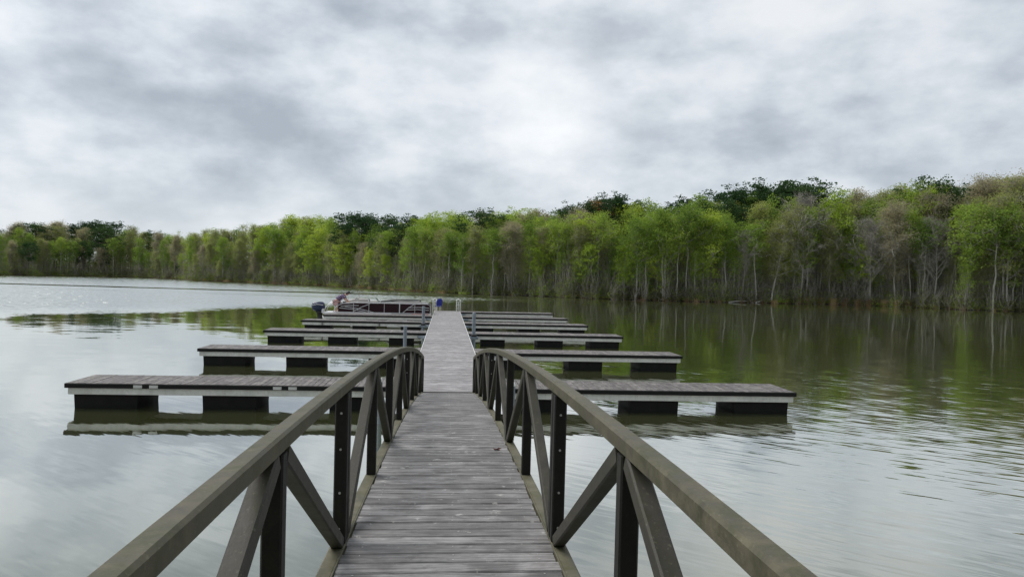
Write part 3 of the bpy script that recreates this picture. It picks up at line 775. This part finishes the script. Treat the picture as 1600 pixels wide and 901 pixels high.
def bark_mat(name, a, b):
    m, t, p = mat(name)
    co = t.node('ShaderNodeTexCoord').outputs['Object']
    n = t.noise(t.vmath('MULTIPLY', co, (3, 3, 0.8)), 1.6, 5, 0.65)
    r_ = t.node('ShaderNodeObjectInfo').outputs['Random']
    c = t.ramp(n, [(0.3, a), (0.7, b)])
    c = t.mix(t.mapr(r_, 0, 1, 0, 0.65), c, tuple(q * 0.45 for q in a) + (1,))
    t.put(p.inputs['Base Color'], c); p.inputs['Roughness'].default_value = 0.9
    return m
BM = {'pale': bark_mat('pale_bark', (0.27, 0.26, 0.225), (0.47, 0.455, 0.405)),
      'grey': bark_mat('grey_bark', (0.24, 0.225, 0.195), (0.42, 0.40, 0.355)),
      'brown': bark_mat('brown_bark', (0.075, 0.060, 0.048), (0.15, 0.12, 0.095))}

def tubes_np(branches):
    """branches: list of (pts[n,3], radii[n], sides) -> vertices and quads"""
    Vs, Fs, base = [], [], 0
    for pts, rad, sd in branches:
        n = len(pts)
        tg = np.gradient(pts, axis=0); tg /= np.linalg.norm(tg, axis=1, keepdims=True) + 1e-9
        up = np.array([0.13, 0.97, 0.2]) if abs(tg[0][2]) > 0.8 else np.array([0, 0, 1.0])
        s_ = np.cross(tg, up); s_ /= np.linalg.norm(s_, axis=1, keepdims=True) + 1e-9
        u_ = np.cross(s_, tg)
        th = np.arange(sd) * 2 * np.pi / sd
        ring = pts[:, None, :] + (s_[:, None, :] * np.cos(th)[None, :, None] + u_[:, None, :] * np.sin(th)[None, :, None]) * np.asarray(rad)[:, None, None]
        Vs.append(ring.reshape(-1, 3))
        i_, j_ = np.meshgrid(np.arange(n - 1), np.arange(sd), indexing='ij')
        q = np.stack([i_ * sd + j_, i_ * sd + (j_ + 1) % sd, (i_ + 1) * sd + (j_ + 1) % sd, (i_ + 1) * sd + j_], -1).reshape(-1, 4)
        Fs.append(q + base); base += n * sd
    return np.concatenate(Vs), np.concatenate(Fs)
def leaves_np(cen, size, flat=0.5, g=rng):
    n = len(cen)
    a = g.normal(size=(n, 3)); a[:, 2] *= flat; a /= np.linalg.norm(a, axis=1, keepdims=True)
    b = g.normal(size=(n, 3)); b -= a * (a * b).sum(1, keepdims=True); b /= np.linalg.norm(b, axis=1, keepdims=True)
    s = (size * g.uniform(0.6, 1.35, n))[:, None]
    a = a * s; b = b * s * 0.62
    V = np.stack([cen - a, cen - b * 0.9, cen + a, cen + b], 1).reshape(-1, 3)
    return V, np.arange(n * 4).reshape(-1, 4)

def grow(kind, seed):
    """returns branch list and leaf centres of one tree about 16 m tall"""
    g = np.random.default_rng(seed)
    H = 16.0
    P = dict(lime=(.22, .225, 36, .92), green=(.28, .155, 34, .75), olive=(.26, .165, 38, .62), tan=(.28, .18, 40, .62), bare=(.26, .28, 36, .6), pine=(.46, .19, 22, 1.0), russet=(.35, .24, 28, .8), slim=(.42, .14, 26, .75), tall=(.60, .15, 20, .7))[kind]
    c0, spread, nb_, dens = P
    Br, L = [], []
    n = 9
    zt = np.linspace(0, H * (0.97 if kind != 'pine' else 0.985), n)
    wob = np.cumsum(g.normal(0, .10, (n, 2)), axis=0); wob -= wob[0]
    tp = np.column_stack([wob, zt]); r0_ = 0.165 if kind not in ('slim', 'tall') else 0.14
    tr = r0_ * np.linspace(1.15, 0.12, n) ** 0.9
    Br.append((tp, tr, 6))
    def trunk_at(f): return np.array([np.interp(f * H * .97, zt, tp[:, 0]), np.interp(f * H * .97, zt, tp[:, 1]), f * H * .97])
    ga = g.uniform(0, 6.28)
    for b in range(nb_):
        f = c0 + (1 - c0) * ((b + g.uniform(0, .8)) / nb_) ** 0.9
        f = min(f, .985)
        ga += 2.4 + g.normal(0, .35)
        rel = (f - c0) / (1 - c0)
        prof = (math.sin(math.pi * min(1, rel * .80 + .20)) ** .7) if kind not in ('pine',) else (0.45 + 0.75 * math.sin(math.pi * min(1, rel * .9 + .1)))
        Ln = H * spread * (0.25 + .85 * prof) * g.choice([.45, .7, .9, 1.1, 1.55])
        rise = g.uniform(.35, .9) if kind != 'pine' else g.uniform(-.05, .35)
        if kind == 'bare': rise = g.uniform(.5, 1.1)
        d = np.array([math.cos(ga), math.sin(ga), rise]); d /= np.linalg.norm(d)
        p0 = trunk_at(f); m_ = 5
        pts = [p0]; dd = d.copy()
        for q in range(m_ - 1):
            dd = dd + g.normal(0, .17, 3) + np.array([0, 0, .06]); dd /= np.linalg.norm(dd)
            pts.append(pts[-1] + dd * Ln / (m_ - 1))
        pts = np.array(pts)
        br = .075 * (1 - .55 * rel) * (Ln / 4) ** .5
        Br.append((pts, br * np.linspace(1, .22, m_), 4))
        ns = 6 if kind not in ('bare', 'tan') else 9
        for s_ in range(ns):
            q = g.uniform(.25, 1.0) if kind != 'pine' else g.uniform(.62, 1.0)
            pq = np.array([np.interp(q, np.linspace(0, 1, m_), pts[:, a]) for a in range(3)])
            d2 = dd * .6 + g.normal(0, .62, 3); d2[2] += .15; d2 /= np.linalg.norm(d2)
            L2 = Ln * g.uniform(.2, .42)
            p2 = np.array([pq, pq + d2 * L2 * .5 + g.normal(0, .08, 3), pq + d2 * L2])
            Br.append((p2, br * .42 * np.array([1, .7, .25]), 3))
            nt = 3 if kind not in ('bare', 'tan', 'olive') else 5
            if kind in ('green', 'lime', 'slim') and g.random() < .25: nt = 1
            for _ in range(nt):
                qq = g.uniform(.3, 1); p3 = p2[0] * (1 - qq) + p2[2] * qq
                d3 = d2 * .5 + g.normal(0, .7, 3); d3 /= np.linalg.norm(d3)
                e3 = p3 + d3 * g.uniform(.5, 1.2)
                if kind in ('bare', 'tan', 'olive'):
                    Br.append((np.array([p3, (p3 + e3) / 2 + g.normal(0, .05, 3), e3]), np.array([.018, .013, .007]), 3))
                if kind != 'bare':
                    k_ = int({'lime': 12, 'green': 9, 'olive': 7, 'tan': 9, 'pine': 17, 'russet': 13, 'slim': 11, 'tall': 11}[kind] * g.uniform(.5, 1.5))
                    sg = {'lime': .36, 'green': .36, 'olive': .40, 'tan': .38, 'pine': .34, 'russet': .36, 'slim': .34, 'tall': .34}[kind]
                    L.append(e3 + g.normal(0, sg, (k_, 3)) * np.array([1, 1, .62 if kind != 'pine' else .42]))
    # dead snags under the crown
    for q in range(11):
        f = g.uniform(.10, c0); a = g.uniform(0, 6.28); Ln = g.uniform(.5, 1.9)
        p0 = trunk_at(f); d = np.array([math.cos(a), math.sin(a), g.uniform(-.1, .5)])
        Br.append((np.array([p0, p0 + d * Ln * .55 + g.normal(0, .06, 3), p0 + d * Ln]), np.array([.028, .02, .008]), 3))
        if kind in ('green', 'olive', 'lime', 'slim', 'tall') and g.random() < .6:
            L.append(p0 + d * Ln + g.normal(0, .45, (16, 3)) * np.array([1, 1, .4]))
    return Br, (np.concatenate(L) if L else None)
LSIZE = dict(lime=.155, green=.14, olive=.115, tan=.095, pine=.155, russet=.14, slim=.135, tall=.135)
LMAT = dict(lime='lime', green='green', olive='olive', tan='tan', pine='pine', russet='russet', slim='green', tall='green')
NVAR = dict(lime=3, green=4, olive=3, tan=3, bare=2, pine=4, russet=1, slim=3, tall=3)
PROTO = {}
for kind, nv in NVAR.items():
    for v_ in range(nv):
        Br, L = grow(kind, 100 + 17 * v_ + len(kind) * 7 + ord(kind[0]))
        V, Fq = tubes_np(Br)
        bk_ = {'pine': 'brown', 'bare': 'grey', 'tan': 'grey', 'olive': 'grey'}.get(kind, 'pale')
        tm = np_mesh('trunk', V, Fq, BM[bk_], True)
        cm = None
        if L is not None:
            V, Fq = leaves_np(L, LSIZE[kind], .55, np.random.default_rng(v_ + 5))
            cm = np_mesh('crown', V, Fq, LM[LMAT[kind]])
        PROTO[(kind, v_)] = (tm, cm)
SKY = [(-300, 352), (0, 354), (60, 353), (140, 352), (210, 358), (300, 364), (350, 356), (410, 349), (460, 342), (560, 344), (640, 346), (700, 340), (760, 336), (850, 329), (950, 318), (1050, 323), (1100, 314), (1150, 309), (1200, 304), (1230, 300), (1320, 308), (1400, 297), (1470, 294), (1530, 292), (1600, 274), (1800, 268)]
def sky_y(x): return float(np.interp(x, [a for a, _ in SKY], [b_ for _, b_ in SKY]))
def top_for(pt, ytop):               # height above the tree's foot that reaches a given line of sight
    x, yb = project(pt)
    dpt = (Vector(pt) - EYE).dot(fwd)
    return (yb - ytop) * dpt / F_PX
KLAB = {
    'lime': ('leafy_tree', 'dense lime green tree', 'lime trees'),
    'green': ('leafy_tree', 'mid green airy tree', 'green trees'),
    'slim': ('slender_tree', 'slender narrow green tree', 'slender trees'),
    'olive': ('budding_tree', 'sparse olive budding tree', 'olive trees'),
    'tan': ('budding_tree', 'tan budding tree', 'tan trees'),
    'bare': ('bare_tree', 'leafless grey tree', 'leafless trees'),
    'pine': ('pine_tree', 'dark green pine', 'dark pines'),
    'tall': ('slender_tree', 'pale long trunked tree', 'long trunked trees'),
    'russet': ('russet_tree', 'orange russet tree crown showing among dark pines in the wood', None)}
ntree = 0
PLACES = [(-200, 290, 'on the distant cove shore'), (290, 575, 'on the point behind the motorboat'), (575, 740, 'just short of the lone pine'), (740, 905, 'between lone pine and many stemmed tree'),
          (905, 1190, 'between many stemmed tree and leaning trunks'), (1190, 1345, 'around the leaning white trunks'), (1345, 1500, 'behind the large leafless tree'), (1500, 2000, 'below the tan hillside')]
ROWS = ['at the water edge', 'in the second row', 'on the skyline']
def tree(kind, b, d, h, label=None, wide=1.0, lean=(0, 0), v_=None):
    global ntree
    ntree += 1
    nm, lab, grp = KLAB[kind]
    if label is None:
        xq = project(shore_pt(b, d))[0]
        pl = [c_ for a_, b_, c_ in PLACES if a_ <= xq < b_][0]
        row = ROWS[0 if d < 5 else 1 if d < 14 else 2]
        sz = ('short ' if h < 9.5 else 'tall ') if d < 5 and kind != 'tall' else ''
        lab = '%s%s %s, %s' % (sz, lab, row, pl)
        grp = '%s%s %s %s' % (sz, grp, row, pl)
    p = shore_pt(b, d); p.z -= 0.1
    v_ = random.randrange(NVAR[kind]) if v_ is None else v_
    t_ = thing(nm, label or lab, 'tree', p, None if label else grp)
    s_ = h / 16.0
    t_.scale = (s_ * wide, s_ * wide, s_)
    t_.rotation_euler = (lean[0] + random.gauss(0, .018), lean[1] + random.gauss(0, .018), random.uniform(0, 6.28) if lean == (0, 0) else 0.3)
    tm, cm = PROTO[(kind, v_)]
    link('trunk', tm, t_)
    if cm is not None: link('crown', cm, t_)
    return t_
def tree_px(kind, xpx, d, ytop, label=None, wide=1.0, lean=(0, 0), v_=None):
    b = bearing_of(xpx)
    return tree(kind, b, d, top_for(shore_pt(b, d), ytop), label, wide, lean, v_)
# trees that stand out one by one
tree_px('pine', 752, 9, 334, 'lone tall dark pine standing clear above the lime trees beyond the walkway end', 1.15)
tree_px('pine', 558, 9, 337, 'tallest broad dark pine of the wood behind the moored motorboat', 1.35)
tree_px('pine', 1222, 22, 286, 'tallest dark pine rising behind the two leaning white trunked trees', 1.35)
tree_px('lime', 1302, 7, 312, 'big rounded bright lime tree beside the two leaning white trunked trees', 1.05)
tree_px('russet', 928, 24, 322, KLAB['russet'][1], 1.0)
tree_px('olive', 1206, 0.6, 330, 'white trunked tree leaning strongly over the shore beside a straighter leaning tree', 1.0, lean=(0, 0.20))
tree_px('green', 1236, 0.5, 345, 'white trunked tree leaning slightly at the water edge next to a steeper leaner', .8, lean=(0, 0.09))
tree_px('bare', 1358, 1.5, 345, 'large leafless grey tree with forking limbs at the water edge by the dry reeds', 1.35)
tree_px('slim', 1512, 0.6, 322, 'tall white trunk of a twin stemmed tree rising straight from the water edge', 1.2)
tree_px('slim', 1516, 0.9, 360, 'shorter thin stem growing against the tall white twin trunk', .8, lean=(0, .06))
tree_px('green', 905, 0.6, 418, 'low many stemmed pale green tree hanging over the water edge', 2.2)
tree_px('slim', 993, 0.4, 345, 'white barked slim tree whose bright foot stands right in the water edge', 1.1)
tree_px('lime', 540, 1.5, 382, 'small bright lime tree in front of the broad pine behind the motorboat', 1.5)
tree_px('lime', 508, 8, 358, 'bright yellow green crown just beside the broad pine behind the motorboat', 1.2)
tree_px('pine', 1462, 12, 284, 'dark pine wrapped in bright green crowns below the tan hillside', 1.0)
tree_px('lime', 1452, 9, 300, 'lime green crown hugging the dark pine below the tan hillside', .75)
# (from x, to x): weights of kinds in the front rows
ZONES = [(-150, 130, dict(green=4, olive=3, slim=3, pine=1, tan=1)), (130, 290, dict(olive=3, pine=3, tan=2, green=3, slim=2, bare=1)),
         (290, 470, dict(olive=5, green=4, slim=2, tan=1, lime=1)), (470, 560, dict(lime=3, green=3, olive=2, tan=1, slim=2)),
         (560, 690, dict(olive=3, lime=3, tan=2, green=2, slim=2)), (690, 820, dict(lime=3, green=4, olive=3, slim=2, tan=1)),
         (820, 1060, dict(lime=4, green=4, olive=2, slim=3, tan=1)), (1060, 1190, dict(green=4, lime=2, olive=2, slim=3, tan=1, bare=1)),
         (1190, 1340, dict(olive=4, green=4, lime=2, slim=2, bare=1)), (1340, 1480, dict(tan=2, olive=3, green=3, lime=1, slim=2, bare=2)),
         (1480, 1800, dict(green=4, tan=3, olive=3, lime=1, slim=2, bare=1))]
BACK = [(-150, 120, dict(olive=4, pine=1.5, tan=2, green=4)), (120, 260, dict(pine=4, tan=2, olive=3, green=2)), (260, 540, dict(green=4, olive=4, lime=2)),
        (540, 660, dict(pine=7, lime=1, olive=1)), (660, 740, dict(lime=4, tan=2, olive=2)), (740, 860, dict(lime=3, tan=3, olive=3, pine=1)), (860, 960, dict(pine=5, tan=3, lime=2)),
        (960, 1050, dict(green=4, lime=3, tan=2)), (1050, 1330, dict(pine=4, green=3, lime=2, olive=1)), (1330, 1460, dict(olive=5, green=3, tan=2)), (1460, 1800, dict(tan=7, olive=3, green=1))]
def pick(Z, x):
    for a, c, wts in Z:
        if a <= x < c: return random.choices(list(wts), list(wts.values()))[0]
    return 'green'
for x_, yt_ in ((96, 372), (178, 375), (350, 372), (430, 360), (606, 362), (645, 356), (665, 360), (700, 365), (772, 360), (792, 372), (826, 352), (868, 350), (932, 338), (1010, 350), (1034, 330), (1042, 345), (1056, 352), (1072, 325), (1096, 340), (1137, 350), (1180, 352), (1282, 350), (1422, 330), (1441, 345), (1552, 330), (1580, 345)):
    tree_px('tall', x_ + random.uniform(-4, 4), random.uniform(.3, 2.2), yt_, wide=random.uniform(.9, 1.2))
x = -60.0
while x < 1665:                      # front row at the water's edge
    b = bearing_of(x); d = random.uniform(0.4, 4.5)
    kd = pick(ZONES, x)
    if kd == 'pine' and random.random() < .6: kd = 'green'
    full = top_for(shore_pt(b, d), sky_y(x) + 8)
    tree(kd, b, d, full * random.choice([.3, .42, .52, .6, .68, .75, .82, .9]), wide=random.uniform(.8, 1.1))
    x += random.uniform(6.5, 13) * (1.25 if x > 1000 else 1.0 if x > 560 else .8)
x = -50.0
while x < 1660:                      # second row
    b = bearing_of(x); d = random.uniform(6, 13)
    kd = pick(ZONES if random.random() < .75 else BACK, x)
    tree(kd, b, d, top_for(shore_pt(b, d), sky_y(x) + random.uniform(0, 60)), wide=random.uniform(.85, 1.15))
    x += random.uniform(8, 15) * (.75 if x < 560 else 1.0)
x = -55.0
while x < 1660:                      # third row reaches the skyline
    b = bearing_of(x); d = random.uniform(15, 28)
    kd = pick(BACK, x)
    tree(kd, b, d, top_for(shore_pt(b, d), sky_y(x) + (random.uniform(-9, 4) if kd == 'pine' else random.uniform(-5, 16))), wide=random.uniform(.9, 1.25))
    x += random.uniform(10, 18) * (.75 if x < 560 else 1.0)
print('trees', ntree)

# the wood behind: one mass
def wood_mass():
    Br = {k_: [] for k_ in ('pine', 'lime', 'green', 'olive', 'tan')}; T = []
    for row, (d0, d1, step) in enumerate(((30, 42, 17), (44, 60, 20), (64, 90, 24))):
        x = -260.0
        while x < 1900:
            b = bearing_of(x); d = random.uniform(d0, d1)
            p = shore_pt(b, d); kd = pick(BACK, min(max(x, -140), 1790))
            if kd not in Br: kd = 'green'
            h = max(7.0, top_for(p, sky_y(x) + random.uniform(-2, 14) + (2 if row else 0)))
            h = min(h, 26)
            rx = random.uniform(2.0, 3.3); n = 1050
            ncl = 34
            ang = rng.uniform(0, 6.28, ncl); zf = rng.uniform(.04, .97, ncl)
            rr = rx * np.sqrt(rng.uniform(.15, 1, ncl)) * np.sin(np.pi * np.clip(zf * .72 + .26, 0, 1)) ** .6
            cc = np.column_stack([p.x + rr * np.cos(ang), p.y + rr * np.sin(ang), p.z + zf * h])
            idx = rng.integers(0, ncl, n)
            Br[kd].append(cc[idx] + rng.normal(0, .62, (n, 3)) * np.array([1, 1, .7]))
            T.append((np.array([[p.x, p.y, p.z - .2], [p.x + random.gauss(0, .3), p.y, p.z + h * .5], [p.x + random.gauss(0, .4), p.y, p.z + h * .95]]), np.array([.17, .12, .04]), 4))
            x += random.uniform(.6, 1.4) * step
    V, Fq = tubes_np(T)
    r = link('far_wood', np_mesh('far_wood', V, Fq, BM['grey']), kind='stuff')
    tag(r, 'dense mass of mixed trees filling the wood behind the shoreline', 'wood')
    for k_, Ls in Br.items():
        V, Fq = leaves_np(np.concatenate(Ls), .19, .55)
        link('crowns', np_mesh('crowns', V, Fq, LM['far_' + k_]), r, kind='stuff')
wood_mass()

# undergrowth, reeds and drift wood along the bank
def undergrowth():
    C, T = [], []
    for _ in range(4200):
        x = random.uniform(-150, 1750); b = bearing_of(x); d = random.choice([random.uniform(.1, 2), random.uniform(1, 6), random.uniform(3, 24)])
        p = shore_pt(b, d); h = random.choice([.7, 1.2, 2.0, 3.0, 4.2, 5.6]) * random.uniform(.7, 1.2) * (1 if d > 2 else .6); r_ = random.uniform(.5, 1.3)
        n = random.randrange(40, 130)
        C.append(np.array(p) + np.column_stack([rng.normal(0, r_ * .6, n), rng.normal(0, r_ * .6, n), rng.uniform(.05, 1, n) * h]))
        for q in range(7):
            T.append((np.array([[p.x + random.gauss(0, .3), p.y + random.gauss(0, .3), p.z - .1], [p.x + random.gauss(0, .5), p.y + random.gauss(0, .5), p.z + h * .6], [p.x + random.gauss(0, .8), p.y + random.gauss(0, .8), p.z + h * random.uniform(1, 2)]]), np.array([.03, .022, .008]), 3))
    V, Fq = tubes_np(T)
    r = link('undergrowth', np_mesh('undergrowth', V, Fq, BM['grey']), kind='stuff')
    tag(r, 'tangled low brush and saplings under the shoreline trees', 'undergrowth')
    V, Fq = leaves_np(np.concatenate(C), .12, .5)
    link('foliage', np_mesh('foliage', V, Fq, LM['under']), r, kind='stuff')
undergrowth()
def reeds():
    Vs = []
    for _ in range(22000):
        x = random.choice([random.uniform(1180, 1480), random.uniform(1000, 1600), random.uniform(300, 700), random.uniform(0, 1600), random.uniform(1240, 1420)])
        b = bearing_of(x); p = np.array(shore_pt(b, random.uniform(-.15, 1.3)))
        h = random.uniform(.3, .9) * (1.35 if 1230 < x < 1430 else .7); a = random.uniform(0, 6.28); wd = .022
        c_ = np.array([math.cos(a) * wd, math.sin(a) * wd, 0]); tip = np.array([random.gauss(0, .16), random.gauss(0, .16), h])
        Vs += [p - c_, p + c_, p + c_ * .5 + tip, p - c_ * .5 + tip]
    r = link('reeds', np_mesh('reeds', np.array(Vs), np.arange(len(Vs)).reshape(-1, 4), LM['reed']), kind='stuff')
    tag(r, 'strip of dry tan reeds and grass along the water edge', 'reeds')
reeds()
for i, (x, L, a, lab) in enumerate(((1158, 5.0, .2, 'pale fallen log half in the water left of the leaning white trunks'), (1190, 3.2, .5, 'short pale driftwood limb at the foot of the leaning white trunks'))):
    if i == 0: lab = 'pale fallen log half in the water below the tall dark pines'
    p = shore_pt(bearing_of(x), .1)
    b = MB().tube([(-L / 2, 0, .05), (-L * .2, .1, .22), (L * .2, -.05, .30), (L / 2, .1, .5)], [.13, .12, .09, .04], 8)
    b.tube([(0, 0, .26), (.3, .2, .8)], [.05, .015], 5).tube([(L * .25, 0, .3), (L * .25 + .4, -.3, .75)], [.04, .012], 5)
    o = b.build('driftwood_log', BM['pale'], smooth=True); o.location = p; o.rotation_euler.z = a
    tag(o, lab, 'log')

# unseen wood added behind the photographer to block sky light from that side
def sky_blocking_wood():
    C, T = [], []
    for _ in range(90):
        X = random.uniform(-70, 70); Yq = -random.uniform(11, 34) - .1 * abs(X); h = random.uniform(13, 19)
        if abs(X) < 3: continue
        n, ncl = 500, 30
        ang = rng.uniform(0, 6.28, ncl); zf = rng.uniform(.12, .97, ncl); rr = 2.6 * np.sqrt(rng.uniform(.1, 1, ncl)) * np.sin(np.pi * np.clip(zf * .72 + .26, 0, 1)) ** .6
        cc = np.column_stack([X + rr * np.cos(ang), Yq + rr * np.sin(ang), 1.6 + zf * h])
        C.append(cc[rng.integers(0, ncl, n)] + rng.normal(0, .6, (n, 3)))
        T.append((np.array([[X, Yq, 1.0], [X, Yq, 1.6 + h * .5], [X + .2, Yq, 1.6 + h * .95]]), np.array([.18, .12, .04]), 5))
    V, Fq = tubes_np(T)
    r = link('sky_blocking_wood', np_mesh('sky_blocking_wood', V, Fq, BM['grey']), kind='stuff')
    tag(r, 'unseen green wood added behind the gangway to block sky light', 'wood')
    V, Fq = leaves_np(np.concatenate(C), .3, .55)
    link('crowns', np_mesh('crowns', V, Fq, LM['green']), r, kind='stuff')
sky_blocking_wood()
